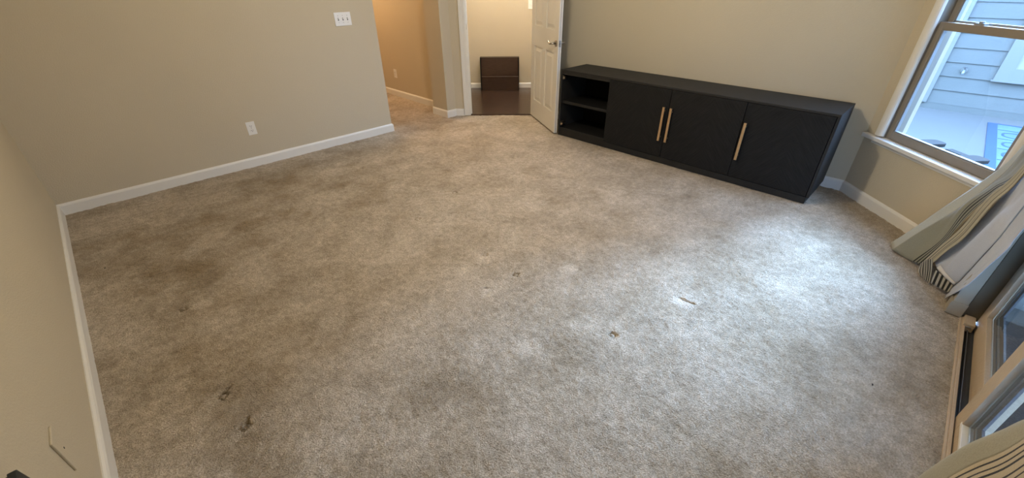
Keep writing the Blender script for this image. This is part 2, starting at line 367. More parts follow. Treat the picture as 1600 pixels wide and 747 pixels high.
# patio door wall
DX0, DX1 = .95, 2.84
wall('wall_patio', [(DX1, -.46), (3.42, -.46), (3.36, -.62), (DX1, -.62)], [(-.5, -.46), (DX0, -.46), (DX0, -.62), (-.5, -.62)],
     [[(DX0, -.46), (DX1, -.46), (DX1, -.62), (DX0, -.62)], 2.08, H])
S(MB().prism([(-.6, -.75), (2.7, -.75), (4.3, .1), (4.3, 3.6), (6.0, 4.4), (4.6, 6.2), (3.6, 5.2), (3.6, 9.2), (2.2, 9.2), (2.2, 4.6), (-.6, 4.6)], H, H+.1).build('ceiling', M['ceiling']))

# baseboards
PR = [(0, -.01), (.015, -.01), (.015, .066), (.011, .076), (.004, .083), (0, .083)]
def baseboard(name, path, prof=PR):
    return S(MB().sweep(path, prof).build(name, M['trim']))
baseboard('baseboard_left', [(-.43, 4.355), (-.43, -.46)])
baseboard('baseboard_back', [(2.417, 4.52), (2.417, 4.37), (-.43, 4.37)])
baseboard('baseboard_pier', [dg(WD0, OL-.12), (3.342, 4.345), (3.207, 4.345), (3.207, 4.64)][::1])
baseboard('baseboard_hall', [(3.40, 4.64), (3.40, 9.0)][::1])
baseboard('baseboard_window', [(3.40, -.455), (4.15, .30), (4.15, 3.40)])
PR2 = [(0, -.01), (.015, -.01), (.015, .062), (.009, .07), (.004, .075), (0, .075)]
baseboard('baseboard_room', [dg(9.87, 1.35), dg(9.87, -.92), dg(7.9, -.92)])

# ------------------------------------------------------------------ dark wood floor beyond the door: planks
wf = S(MB().prism([dg(7.69, -1.0), dg(7.69, .55), dg(7.85, 1.4), dg(9.9, 1.4), dg(9.9, -1.0)], -.03, .001).build('floor_wood', M['wood']), 'dark brown wood floor beyond the doorway')
s0 = 7.70; k = 0
while s0 < 9.85:
    s1 = min(s0+.125*2**.5, 9.87); cut = -1.0 + (k*.9) % 1.7
    for a, b in ((-.93, cut), (cut, 1.3)):
        if s0 < 7.85: a, b = max(a, OL), min(b, OR)
        if b-a > .05:
            MB().prism([dg(s0+.003, a+.002), dg(s0+.003, b-.002), dg(s1-.001, b-.002), dg(s1-.001, a+.002)], 0, .009).build('plank', M['wood'], wf)
    s0 = s1; k += 1
S(MB().prism([dg(7.68, OL), dg(7.68, OR), dg(7.705, OR), dg(7.705, OL)], -.01, .007).build('trim_2', M['wood']), 'dark threshold strip between carpet and wood floor')

# ------------------------------------------------------------------ door casing and door leaf
dc = S(empty('trim_1', (*dg(7.68, -.8), 0)), 'white door casing around the doorway')
def stileD(a, b, s_in, s_out, z0, z1, name='casing', bev=.004):
    MB().prism([dg(s_in, a), dg(s_in, b), dg(s_out, b), dg(s_out, a)], z0, z1).build(name, M['trim'], dc, bevel=bev)
stileD(OL-.115, OL-.07, 7.660, WD0, 0, 2.13); stileD(OL-.075, OL-.015, 7.668, WD0, 0, 2.13)
stileD(OR+.015, OR+.115, 7.665, WD0, 0, 2.13); stileD(OL-.115, OR+.115, 7.665, WD0, 2.07, 2.13)
for a, b in ((OL-.03, OL), (OR, OR+.03)): stileD(a, b, 7.682, WD1, 0, 2.07, 'jamb', 0)
stileD(OL-.03, OL+.016, 7.735, 7.80, 0, 2.06, 'stop', 0)
stileD(OL, OR, 7.682, WD1, 2.045, 2.07, 'head_jamb', 0)
MB().prism([dg(7.70, OL-.001), dg(7.70, OL+.002), dg(7.725, OL+.002), dg(7.725, OL-.001)], .99, 1.05).build('strike_plate', M['nickel'], dc)

hx, hy = 4.012, 3.664
d1 = S(empty('door_1', (hx, hy, 0), math.atan2(-.879, -.476)), 'open white six-panel interior door beside the black cabinet')
LW, T = .822, .035      # local: x along the leaf, y thickness (+y = away from cabinet side)
b = MB()
b.box(.0, LW, .011, T-.011, .012, 2.03)
ZR = [(.012, .225), (.835, 1.045), (1.60, 1.70), (1.92, 2.03)]
for z0, z1 in ZR:
    b.box(0, LW, 0, T, z0, z1)
for x0, x1 in ((0, .115), (.362, .465), (.712, LW)):
    for (a, c) in ((.225, .835), (1.045, 1.60), (1.70, 1.92)): b.box(x0, x1, 0, T, a, c)
leaf = b.build('leaf', M['door'], d1, local=True)
for x0, x1 in ((.115, .362), (.465, .712)):
    for z0, z1 in ((.225, .835), (1.045, 1.60), (1.70, 1.92)):
        b = MB()
        for y_out, y_in in ((0.001, .0115), (T-.001, T-.0115)):
            i, o = .050, .016
            P = [(x0+o, y_in, z0+o), (x1-o, y_in, z0+o), (x1-o, y_in, z1-o), (x0+o, y_in, z1-o)]
            Q = [(x0+i, y_out, z0+i), (x1-i, y_out, z0+i), (x1-i, y_out, z1-i), (x0+i, y_out, z1-i)]
            b.hexa(P+Q)
        b.build('panel', M['door'], d1, local=True)
def lever(side):
    y0 = 0 if side < 0 else T
    sg = side
    kx = .765
    rb = MB().tube([(kx, y0, .93), (kx, y0+sg*.006, .93), (kx, y0+sg*.012, .93)], [.032, .032, .024], 20).build('rosette', M['nickel'], d1, local=True, smooth=False)
    pts = [(kx, y0+sg*.01, .93), (kx, y0+sg*.045, .93), (kx-.012, y0+sg*.055, .93), (kx-.04, y0+sg*.056, .927), (kx-.07, y0+sg*.054, .932), (kx-.095, y0+sg*.052, .945), (kx-.112, y0+sg*.05, .943), (kx-.118, y0+sg*.05, .934)]
    MB().tube(pts, [.011, .010, .011, .010, .009, .0085, .008, .006], 12).build('lever_handle', M['nickel'], d1, local=True, smooth=True)
# local +y after rotation: work out which side faces the room's left (camera) side
lever(-1); lever(1)
MB().box(LW-.001, LW+.0015, .006, T-.006, .90, .96).build('latch_plate', M['nickel'], d1, local=True)
MB().box(LW, LW+.010, .012, T-.012, .921, .939).build('latch_bolt', M['nickel'], d1, local=True)
for z in (.25, 1.05, 1.85): MB().tube([(-.004, T/2, z-.045), (-.004, T/2, z+.045)], .006, 10).build('hinge', M['nickel'], d1, local=True)

# ------------------------------------------------------------------ wall plates
def outlet(name, loc, n, lab, w_=.073, h_=.118, warm=False):
    ang = math.atan2(n[1], n[0])
    e = empty(name, loc, ang)   # local +x = out of the wall
    tag(e, lab, 'outlet')
    MB().box(0, .005, -w_/2, w_/2, -h_/2, h_/2).build('cover_plate', M['plate'], e, local=True, bevel=.002)
    for dz in (-.02, .02):
        f_ = MB().tube([(.004, 0, dz), (.0075, 0, dz)], .0165, 18).build('receptacle', M['plate'], e, local=True)
        MB().box(.0072, .0080, -.0075, -.0050, dz-.002, dz+.008).box(.0072, .0080, .0050, .0075, dz-.002, dz+.008).tube([(.0072, 0, dz-.008), (.008, 0, dz-.008)], .003, 8).build('slot', M['slot'], f_, local=True)
    MB().tube([(.004, 0, 0), (.006, 0, 0)], .003, 8).build('screw', M['nickel'], e, local=True)
    return e
outlet('wall_outlet', (1.0, 4.37, .343), (0, -1), 'white duplex outlet low on the long back wall')
outlet('wall_outlet', (3.40, 5.80, .318), (-1, 0), 'outlet on the orange-lit hallway wall')
sw = tag(empty('light_switch', (2.075, 4.37, 1.172), -math.pi/2), 'white three-gang light switch plate near the hallway corner', 'switch')
MB().box(0, .006, -.083, .083, -.058, .058).build('cover_plate', M['plate'], sw, local=True, bevel=.002)
for i in (-1, 0, 1):
    t_ = MB().box(.0055, .0065, -.005+i*.046, .005+i*.046, -.012, .012).build('slot', M['slot'], sw, local=True)
    MB().hexa([(.005, i*.046-.004, -.004), (.018, i*.046-.0035, .004), (.018, i*.046+.0035, .004), (.005, i*.046+.004, -.004), (.005, i*.046-.004, .006), (.017, i*.046-.0035, .012), (.017, i*.046+.0035, .012), (.005, i*.046+.004, .006)]).build('toggle', M['plate'], sw, local=True)
    for dz in (-.03, .03): MB().tube([(.005, i*.046, dz), (.0072, i*.046, dz)], .0032, 8).build('screw', M['nickel'], sw, local=True)
sw2 = tag(empty('light_switch', (*dg(9.87, .445), 1.17), math.atan2(-1, -1)), 'light switch on the far wall beyond the open door', 'switch')
MB().box(0, .006, -.0585, .0585, -.058, .058).build('cover_plate', M['plate'], sw2, local=True, bevel=.002)
for dy in (-.023, .023):
    MB().hexa([(.005, dy-.004, -.004), (.018, dy-.0035, .004), (.018, dy+.0035, .004), (.005, dy+.004, -.004), (.005, dy-.004, .006), (.017, dy-.0035, .012), (.017, dy+.0035, .012), (.005, dy+.004, .006)]).build('toggle', M['plate'], sw2, local=True)
bp_ = tag(empty('blank_plate', (-.43, 1.449, .331), 0), 'wall-coloured blank cover plate low on the left wall', 'cover plate')
MB().box(0, .006, -.042, .042, -.064, .064).build('cover_plate', M['wall'], bp_, local=True, bevel=.002)
MB().tube([(.005, 0, .0), (.0068, 0, .0)], .0035, 8).build('screw', M['slot'], bp_, local=True)
db = tag(empty('wall_charger', (-.409, 1.103, .563), 0), 'small dark plug-in box at the bottom of the left wall', 'charger'); db.rotation_euler = (R(14), 0, 0)
MB().box(-.010, .006, -.03, .03, -.03, .03).build('housing', M['darkbox'], db, local=True, bevel=.002)
MB().box(-.0205, -.010, -.026, .026, -.026, .026).build('back_rim', M['slot'], db, local=True, bevel=.002)

# ------------------------------------------------------------------ black cabinet
cb = tag(empty('media_cabinet', (3.86, 1.67, 0)), 'long low black wood media cabinet with brass bar handles', 'cabinet')
XF, XB, Y0, Y1, ZT = 3.645, 4.085, .43, 2.905, .69
MB().box(XF, XB, Y0, Y1, ZT-.018, ZT).build('top', M['black'], cb, bevel=.002)
MB().box(XF, XB, Y0, Y0+.018, .055, ZT-.018).build('side_panel', M['black'], cb, bevel=.0015)
MB().box(XF, XB, Y1-.018, Y1, .0, ZT-.018).build('side_panel', M['black'], cb, bevel=.0015)
MB().box(XB-.012, XB, Y0+.018, Y1-.018, .06, ZT-.018).build('back_panel', M['inner'], cb)
MB().box(XF+.022, XB-.012, Y0+.018, Y1-.018, .055, .085).build('bottom_panel', M['inner'], cb)
MB().box(XF+.006, XB-.02, Y0+.015, Y1-.0185, 0, .055).build('plinth', M['black'], cb)
for y in (2.295, 1.669, 1.040): MB().box(XF+.022, XB-.012, y-.011, y+.011, .085, ZT-.018).build('divider', M['inner'], cb)
MB().box(XF+.004, XB-.012, 2.306, Y1-.018, ZT-.046, ZT-.018).build('top_rail', M['black'], cb)
MB().box(XF+.004, XF+.022, 2.306, Y1-.018, .055, .085).build('bottom_rail', M['black'], cb)
sf = MB().box(XF+.034, XB-.012, 2.306, Y1-.018, .345, .372).build('shelf', M['inner'], cb)
MB().box(XF+.030, XF+.0338, 2.306, Y1-.018, .345, .372).build('shelf_edge', M['black'], sf)
seams = [2.306, 1.668, 1.041, Y0+.020]
hy_ = [1.702, 1.634, 1.009]
for i in range(3):
    a, b_ = seams[i+1]+.0025, seams[i]-.0025
    dr = MB().box(XF+.001, XF+.021, a, b_, .060, ZT-.0205).build('cabinet_door', M['veneer'], cb, bevel=.0012)
    h = MB().box(XF-.034, XF-.022, hy_[i]-.010, hy_[i]+.010, .217, .521)
    h.box(XF-.023, XF+.002, hy_[i]-.006, hy_[i]+.006, .245, .257).box(XF-.023, XF+.002, hy_[i]-.006, hy_[i]+.006, .481, .493)
    hb = h.build('handle', M['brass'], dr, bevel=.0012)
for z in (.612, .128):
    hg = MB().box(XF+.012, XF+.05, 2.874, 2.8865, z-.022, z+.022).tube([(XF+.01, 2.876, z), (XF+.01, 2.850, z)], .013, 12).build('hinge', M['nickel'], cb)
    MB().box(XF+.035, XF+.085, 2.868, 2.880, z-.009, z+.009).build('hinge_arm', M['nickel'], hg)
    hg['label'] = 'silver cup hinge left on the doorless bay'

# ------------------------------------------------------------------ dark boards beyond the door
bx = tag(empty('stacked_wood_panel', (*dg(9.68, -.2), .009)), 'tall dark brown wood panel standing against the far wall beyond the doorway', 'panel')
sA, sB = 9.62, 9.80
MB().prism([dg(9.66, -.645), dg(9.66, .155), dg(9.69, .155), dg(9.69, -.645)], .009, .475).build('board', M['wood'], bx, bevel=.003)
for a in (-.665, .155): MB().prism([dg(9.64, a), dg(9.64, a+.02), dg(9.80, a+.02), dg(9.80, a)], .009, .48).build('side_board', M['inner'], bx)
MB().prism([dg(9.66, -.665), dg(9.66, .175), dg(9.80, .175), dg(9.80, -.665)], .475, .482).build('top_board', M['wood'], bx)
bs = tag(empty('low_wood_panel', (*dg(9.6, -.2), .009)), 'lower dark brown wood panel in front of the taller one', 'panel')
MB().prism([dg(9.56, -.63), dg(9.56, .155), dg(9.60, .155), dg(9.60, -.63)], .009, .215).build('board', M['wood'], bs, bevel=.003)
MB().prism([dg(9.555, -.632), dg(9.555, .157), dg(9.605, .157), dg(9.605, -.632)], .212, .219).build('edge_strip', mat('paler_wood_edge', (.07, .042, .028), .5), bs)  # top strip in a slightly paler brown than the board

# ------------------------------------------------------------------ window
wn = S(empty('window_1', (*wp(3.62, 3.9), WZ0)), 'double-hung window with almond sashes in the angled wall')
def wbar(name, sL, sR, c0, c1, z0, z1, mt='almond', bev=.003, par=None):
    return MB().prism([wp(sL, c0), wp(sL, c1), wp(sR, c1), wp(sR, c0)], z0, z1).build(name, M[mt], par or wn, bevel=bev)
# casing on the wall face (half-round outer bead)
def casing(s, z0, z1):
    b = MB(); seg = 8; pts = []
    for i in range(seg+1):
        t = math.pi*i/seg; pts.append((s+.048*math.cos(t), C0-.030*math.sin(t)-.004))
    poly = [wp(a, c) for a, c in pts]+[wp(s-.048, C0+.01), wp(s+.048, C0+.01)]
    b.prism(poly, z0, z1); return b.build('casing', M['trim'], wn)
casing(WL-.002+.0, WZ0+.03, WZ1+.05); casing(WR+.002, WZ0+.03, WZ1+.05)
wbar('head_casing', WL+.05, WR-.05, C0-.03, C0+.01, WZ1-.01, WZ1+.07, 'trim')
# sill board
wbar('sill', WL+.155, WR-.155, C0-.058, C0+.0, WZ0-.008, WZ0+.020, 'sill', .004)
wbar('sill_inner', WL, WR, C0, C0+.05, WZ0-.004, WZ0+.020, 'sill', 0)
wbar('apron', WL+.05, WR-.05, C0-.014, C0, WZ0-.035, WZ0-.008, 'trim', .003)
# frame
wbar('frame', WL, WL-.045, C0, C0+.19, WZ0, WZ1); wbar('frame', WR+.045, WR, C0, C0+.19, WZ0, WZ1)
wbar('frame_head', WL, WR, C0+.01, C0+.19, WZ1-.04, WZ1); wbar('frame_sill', WL, WR, C0+.045, C0+.19, WZ0, WZ0+.022)
# lower sash (inner), upper sash (outer)
LS = WL-.045; RS = WR+.045
MR = 1.228
def sash(name, c0, c1, z0, z1, rb, rt, sw_):
    sa = empty(name, (*wp(3.62, (c0+c1)/2), z0)); sa.parent = wn; sa.location = Vector(sa.location)-wn.location
    wbar('stile', LS, LS-sw_, c0, c1, z0, z1, par=sa); wbar('stile', RS+sw_, RS, c0, c1, z0, z1, par=sa)
    wbar('rail', LS-sw_, RS+sw_, c0, c1, z0, z0+rb, par=sa); wbar('rail', LS-sw_, RS+sw_, c0, c1, z1-rt, z1, par=sa)
    cm = (c0+c1)/2
    for a, b2 in ((LS-sw_, LS-sw_-.014), (RS+sw_+.014, RS+sw_)): wbar('bead', a, b2, cm-.018, cm+.012, z0+rb, z1-rt, 'gasket2', 0, sa)
    wbar('bead', LS-sw_, RS+sw_, cm-.018, cm+.012, z0+rb, z0+rb+.008, 'gasket2', 0, sa)
    wbar('pane', LS-sw_, RS+sw_, cm, cm+.006, z0+rb, z1-rt, 'glass', 0, sa)
    return sa
lo = sash('lower_sash', C0+.035, C0+.085, WZ0+.022, MR+.022, .054, .046, .052)
up = sash('upper_sash', C0+.095, C0+.145, MR-.02, WZ1-.04, .045, .04, .055)
# cam lock on the meeting rail
lk = MB().prism([wp(3.93, C0+.045), wp(3.93, C0+.085), wp(3.84, C0+.085), wp(3.84, C0+.045)], MR+.022, MR+.032).tube([(*wp(3.885, C0+.065), MR+.03), (*wp(3.885, C0+.065), MR+.042)], .014, 12).build('sash_lock', M['gasket2'], lo)

# ------------------------------------------------------------------ sliding patio door
pd = S(empty('door_2', (1.9, -.56, 0)), 'tan framed sliding glass patio door behind the curtains')
def pb(name, x0, x1, y0, y1, z0, z1, mt='jamb', bev=.002, par=None): return MB().box(x0, x1, y0, y1, z0, z1).build(name, M[mt], par or pd, bevel=bev)
pb('casing', 2.782, 2.845, -.495, -.438, 0.075, 2.12, 'casing'); pb('casing_block', 2.776, 2.85, -.497, -.432, 0, .076, 'casing')
pb('casing', DX0-.05, DX0+.02, -.495, -.438, 0, 2.12); pb('head_casing', DX0-.05, 2.845, -.497, -.438, 2.06, 2.13)
pb('jamb', 2.79, 2.845, -.60, -.497, 0, 2.06, 'darkjamb'); pb('jamb', DX0, DX0+.03, -.60, -.495, 0, 2.06, 'jamb'); pb('head_jamb', DX0, 2.845, -.60, -.495, 2.03, 2.08)
pb('threshold', DX0, 2.80, -.62, -.505, -.05, -.024, 'track'); pb('threshold_lip', DX0, 2.79, -.515, -.503, -.03, .006, 'jamb', .002)
pb('carpet_edge_strip', DX0, 2.79, -.503, -.494, -.02, .003, 'jamb')
pb('track_rail', DX0+.03, 2.78, -.534, -.530, -.024, -.010, 'gasket'); pb('outer_sill', DX0, 2.80, -.62, -.59, -.05, .01, 'gasket')
cl = pb('track_stop', 2.70, 2.79, -.548, -.506, -.024, .022, 'jamb', .004)
MB().tube([(2.70, -.518, .004), (2.694, -.528, .010), (2.70, -.538, .002)], .003, 8).build('clip', M['gasket2'], pd)
def dpanel(name, x0, x1, y0, y1, zb, st, rl, z0=-.02):
    e = empty(name, (x0, y0, z0)); e.parent = pd; e.location = Vector(e.location)-pd.location
    pb('stile', x1-st, x1, y0, y1, z0, 2.03, par=e); pb('stile', x0, x0+st, y0, y1, z0, 2.03, par=e)
    pb('bottom_rail', x0+st, x1-st, y0, y1, z0, zb, par=e); pb('top_rail', x0+st, x1-st, y0, y1, 1.94, 2.03, par=e)
    ym = (y0+y1)/2
    pb('bead', x0+st, x1-st, ym-.004, y1+.002, zb, zb+.016, 'trim' if rl else 'jamb', .002, e)
    pb('bead', x1-st-.016, x1-st, ym-.004, y1+.001, zb, 1.94, 'jamb', .002, e)
    for k, (w0, w1, mt) in enumerate(((.016, .040, 'gasket'), (.040, .050, 'gasket2'), (.050, .078, 'gasket'))):
        pb('gasket', x0+st, x1-st-w0, ym-.012-k*.004, ym-.006-k*.003, zb+w0, zb+w1, mt, 0, e)
        pb('gasket', x1-st-w1, x1-st-w0, ym-.0125-k*.004, ym-.0065-k*.003, zb+w0, 1.94, mt, 0, e)
    pb('pane', x0+st, x1-st, ym-.003, ym+.001, zb, 1.94, 'glass', 0, e)
    return e
dpanel('fixed_panel', 1.88, 2.80, -.590, -.558, .078, .09, False)
dpanel('sliding_panel', .98, 1.992, -.553, -.520, .040, .086, True)

# ------------------------------------------------------------------ curtains
def catmull(P, n):
    P = np.array(P, float); out = []
    Q = np.concatenate([[2*P[0]-P[1]], P, [2*P[-1]-P[-2]]])
    for i in range(1, len(Q)-2):
        for t in np.linspace(0, 1, n, endpoint=False):
            out.append(.5*((2*Q[i])+(-Q[i-1]+Q[i+1])*t+(2*Q[i-1]-5*Q[i]+4*Q[i+1]-Q[i+2])*t*t+(-Q[i-1]+3*Q[i]-3*Q[i+1]+Q[i+2])*t**3))
    out.append(P[-1]); return np.array(out)
def sheet(name, cols, m_, parent, nu=8, nv=6, ripple=0., thick=.0018, seed=0):
    A = np.array([catmull(c, nv) for c in cols])            # cols x rows x 3
    G = np.stack([catmull(A[:, j], nu) for j in range(A.shape[1])], 1)
    if ripple:
        r_ = np.random.RandomState(seed); U, V = np.meshgrid(np.linspace(0, 1, G.shape[0]), np.linspace(0, 1, G.shape[1]), indexing='ij')
        G[..., 1] += ripple*np.sin(U*17+V*3+seed)*np.sin(U*5+seed*2+V*2)
        G[..., 0] += ripple*.6*np.sin(U*11-V*4+seed)
    a, b = G.shape[:2]; me = bpy.data.meshes.new(name)
    faces = [(i*b+j, (i+1)*b+j, (i+1)*b+j+1, i*b+j+1) for i in range(a-1) for j in range(b-1)]
    off = np.array(parent.location); me.from_pydata([tuple(v-off) for v in G.reshape(-1, 3)], [], faces)
    uv = me.uv_layers.new(name='UVMap')
    for l in me.loops:
        i, j = divmod(l.vertex_index, b); uv.data[l.index].uv = (i/(a-1), j/(b-1))
    for p in me.polygons: p.use_smooth = True
    me.materials.append(m_); o = bpy.data.objects.new(name, me); COL.objects.link(o); o.parent = parent
    s_ = o.modifiers.new('thickness', 'SOLIDIFY'); s_.thickness = thick; s_.offset = 0
    return o
OLIVE = (.25, .245, .18)
olive = cloth_mat('olive_curtain_cloth', OLIVE)
pale = cloth_mat('pale_curtain_hem', (.40, .40, .33))
STR = (.012, .012, .011)
str1 = cloth_mat('olive_cloth_black_stripes', (.24, .235, .18), STR, [(.72, .022), (.82, .022), (.915, .02)])
str2 = cloth_mat('cream_cloth_fine_stripes', (.38, .34, .24), (.07, .06, .05), [(.25, .03), (.5, .03), (.7, .02)])
str3 = cloth_mat('cream_cloth_bold_stripes', (.30, .28, .23), STR, [(.12, .03), (.30, .04), (.48, .03), (.66, .045), (.84, .04)])
str4 = cloth_mat('cream_cloth_bar_stripes', (.36, .34, .29), STR, [(.14, .06), (.38, .06), (.62, .06), (.86, .06)])
olive2 = cloth_mat('light_olive_curtain_cloth', (.36, .345, .27))
str5 = cloth_mat('olive_cloth_bold_stripes', (.47, .39, .26), (.008, .007, .006), [(.07, .012), (.15, .010), (.22, .014), (.33, .012), (.42, .012), (.6, .02), (.8, .02)])
lining = cloth_mat('pale_grey_lining', (.46, .48, .53))
lhem = cloth_mat('white_lining_hem', (.66, .64, .62))
c = dict(
 c0=[[3.41,-.126,.004],[3.4,-.193,.155],[3.39,-.253,.309],[3.37,-.347,.543],[3.355,-.399,.753]],
 c1=[[3.31,-.147,.004],[3.31,-.223,.178],[3.3,-.315,.374],[3.29,-.367,.53],[3.28,-.402,.735]],
 c2=[[3.25,-.225,.004],[3.24,-.297,.191],[3.23,-.316,.413],[3.2,-.366,.563],[3.16,-.411,.721]],
 c3=[[3.17,-.296,.033],[3.16,-.327,.218],[3.14,-.347,.407],[3.1,-.38,.565],[3.05,-.412,.714]],
 d3=[[3.16,-.288,.048],[3.13,-.314,.187],[3.1,-.343,.33],[3.05,-.362,.548],[3.0,-.397,.744]],
 d4=[[3.08,-.317,.08],[3.05,-.342,.212],[3.02,-.368,.327],[2.97,-.379,.539],[2.93,-.403,.728]],
 l0=[[3.12,-.318,.109],[3.1,-.345,.2],[3.07,-.372,.307],[3.02,-.395,.542],[2.97,-.415,.734]],
 l1=[[3.07,-.349,.092],[3.06,-.380,.200],[3.02,-.402,.312],[2.97,-.420,.515],[2.88,-.418,.692]],
 l2=[[3.0,-.388,.087],[2.95,-.380,.232],[2.89,-.388,.383],[2.83,-.402,.540],[2.8,-.427,.668]],
 l3=[[2.94,-.432,.088],[2.86,-.428,.204],[2.78,-.425,.336],[2.70,-.425,.491],[2.67,-.425,.642]],
 l4=[[3.0,-.432,.02],[2.80,-.44,.2],[2.68,-.445,.37],[2.60,-.445,.51],[2.60,-.445,.63]],
 l5=[[2.903,-.425,.008],[2.689,-.432,.218],[2.586,-.436,.393],[2.50,-.436,.53],[2.494,-.436,.634]])
topx = dict(c0=3.28, c1=3.15, c2=3.0, c3=2.82, d3=2.78, d4=2.66, l0=2.64, l1=2.42, l2=2.22, l3=1.98, l4=1.95, l5=1.68)
for i, k in enumerate(list(c)):
    x_, y_, z_ = c[k][-1]; yt = -.37 if i % 2 else -.415
    c[k] = c[k] + [[(x_+topx[k])/2, (y_+yt)/2, 1.3], [topx[k], yt, 2.12]]
cu = tag(empty('curtain', (3.05, -.36, 0)), 'grey lined curtain with black stripes, swept into the corner by the window', 'curtain')
def mid(a, b, t, dz=0): return [[p[i]*(1-t)+q[i]*t for i in range(3)] for p, q in zip(a, b)]
sheet('side_hem', [c['c0'], mid(c['c0'], c['c1'], .5), c['c1']], pale, cu, 4, 6)
sheet('face_fabric', [c['c1'], c['c2'], c['c3']], str1, cu, 10, 8, .002, seed=1)
sheet('striped_border', [c['d3'], mid(c['d3'], c['d4'], .5), c['d4']], str2, cu, 8, 8, .002, seed=2)
sheet('lining', [c['l0'], c['l1'], c['l2'], c['l3']], lining, cu, 9, 8, .003, seed=3)
sheet('lining_fold', [[[p[0], p[1]-.004, p[2]] for p in c['l3']], c['l4'], mid(c['l4'], c['l5'], .5), c['l5']], lining, cu, 8, 8, .003, seed=4)
def lowband(k, z, lift=.0, off=.004):
    p = c[k]; t = (z-p[0][2])/(p[1][2]-p[0][2]); base = [p[0][i]*(1-t)+p[1][i]*t for i in range(3)]
    return [[p[0][0]-off, p[0][1]+off, p[0][2]-.002], [base[0]-off, base[1]+off, base[2]]]
sheet('lining_hem', [lowband('l1', .115), lowband('l2', .112), lowband('l3', .105)], lhem, cu, 6, 3)
sheet('turned_up_corner', [[[3.145,-.285,.052],[3.10,-.29,.02],[3.075,-.31,.004]], [[3.12,-.295,.095],[3.07,-.315,.05],[3.045,-.33,.006]], [[3.09,-.312,.125],[3.05,-.335,.07],[3.02,-.352,.005]]], str3, cu, 8, 6)
sheet('turned_up_hem', [[[3.03,-.345,.092],[3.0,-.352,.022]], [[2.99,-.388,.085],[2.965,-.393,.025]], [[2.95,-.428,.076],[2.94,-.427,.03]]], str4, cu, 8, 4)
rod = tag(empty('curtain_rod', (2.0, -.38, 2.2)), 'dark curtain rod above the sliding patio door', 'curtain rod')
MB().tube([(.55, -.39, 2.16), (3.32, -.39, 2.16)], .012, 12).build('pole', M['gasket'], rod, smooth=True)
for x_ in (.62, 2.1, 3.28): MB().box(x_-.01, x_+.01, -.46, -.39, 2.145, 2.16).build('bracket', M['gasket'], rod)

cu2 = tag(empty('curtain', (1.1, -.38, 0)), 'olive curtain with bold black stripes in the near corner of the patio door', 'curtain')
e0 = [[1.43,-.40,.006],[1.40,-.407,.185],[1.39,-.418,.336],[1.38,-.431,.43],[1.37,-.447,.534],[1.36,-.464,.61],[1.355,-.487,.8],[1.34,-.48,1.3],[1.30,-.42,2.12]]
e1 = [[1.35,-.37,.006],[1.35,-.378,.20],[1.345,-.392,.336],[1.34,-.406,.43],[1.33,-.430,.52],[1.33,-.445,.6],[1.32,-.465,.8],[1.29,-.45,1.3],[1.25,-.38,2.12]]
e2 = [[1.27,-.37,.006],[1.28,-.39,.20],[1.285,-.405,.336],[1.285,-.42,.42],[1.28,-.437,.50],[1.28,-.45,.6],[1.27,-.475,.8],[1.24,-.46,1.3],[1.2,-.41,2.12]]
e3 = [[1.10,-.36,.006],[1.10,-.38,.20],[1.10,-.40,.336],[1.10,-.42,.42],[1.09,-.435,.50],[1.09,-.44,.6],[1.07,-.44,.8],[1.04,-.40,1.3],[1.0,-.37,2.12]]
e4 = [[.80,-.38,.006],[.80,-.38,.20],[.80,-.39,.336],[.80,-.40,.42],[.80,-.41,.50],[.80,-.41,.6],[.80,-.40,.8],[.80,-.39,1.3],[.8,-.42,2.12]]
sheet('face_fabric', [e0, e1, e2], olive2, cu2, 8, 6, 0, seed=5)
sheet('striped_border', [e2, mid(e2, e3, .5), e3, e4], str5, cu2, 10, 6, 0, seed=6)

# ------------------------------------------------------------------ lint on the carpet
for (x_, y_, a, lab) in ((1.94, -.252, .3, 'tiny dark speck of lint on the carpet near the patio door'), (-.287, 3.237, 1.2, 'tiny dark speck of lint on the carpet near the left wall')):
    o = MB().tube([(x_-.006*math.cos(a), y_-.006*math.sin(a), .004), (x_, y_, .007), (x_+.006*math.cos(a), y_+.006*math.sin(a), .004)], [.0015, .003, .0012], 6).build('lint_speck', M['lint'])
    tag(o, lab, 'lint')

# ------------------------------------------------------------------ outdoors
GZ = -.11
S(MB().prism([(2.3, -12), (14, -12), (14, 8), (4.5, 8), (4.5, 3.6), (4.29, .2), (3.4, -.64), (2.3, -.64)], GZ-.1, GZ).build('patio', M['concrete']), 'pale concrete patio outside the window')
S(MB().prism([(-12, -14), (2.3, -14), (2.3, -.64), (-12, -.64)], GZ-.13, GZ-.04).build('ground', M['lawn']), 'ground outside')
dk = S(MB().prism([(.4, -3.6), (3.1, -3.6), (3.1, -.66), (.4, -.66)], GZ-.03, GZ+.001).build('deck', M['deck']), 'dark deck outside the sliding door')
pr = S(empty('added_porch', (1.6, -2.2, GZ)), 'covered porch outside the sliding door, put in to shut out daylight')
MB().box(-.6, 3.45, -3.9, -.66, 2.17, 2.29).build('added_porch_roof', M['roof'], pr)  # unseen roof, added to cut sky light through the patio door
MB().box(3.30, 3.42, -3.6, -.70, GZ, 2.17).build('side_wall', M['siding'], pr)  # unseen end wall, added to keep the sun out of the patio door
for x_ in (-.5, 3.3): MB().box(x_-.05, x_+.05, -3.88, -3.78, GZ, 2.17).build('post', M['extrim'], pr)
fn = S(empty('added_fence', (1.5, -5.2, GZ)), 'unseen light-blocking board fence beyond the porch')
for i in range(56): MB().box(-3.5+i*.15, -3.365+i*.15, -5.22, -5.2, GZ-.04, 1.5).build('added_fence_board', M['deck'], fn)  # unseen boards, added to block low sky light at the patio door
y_ = -.66
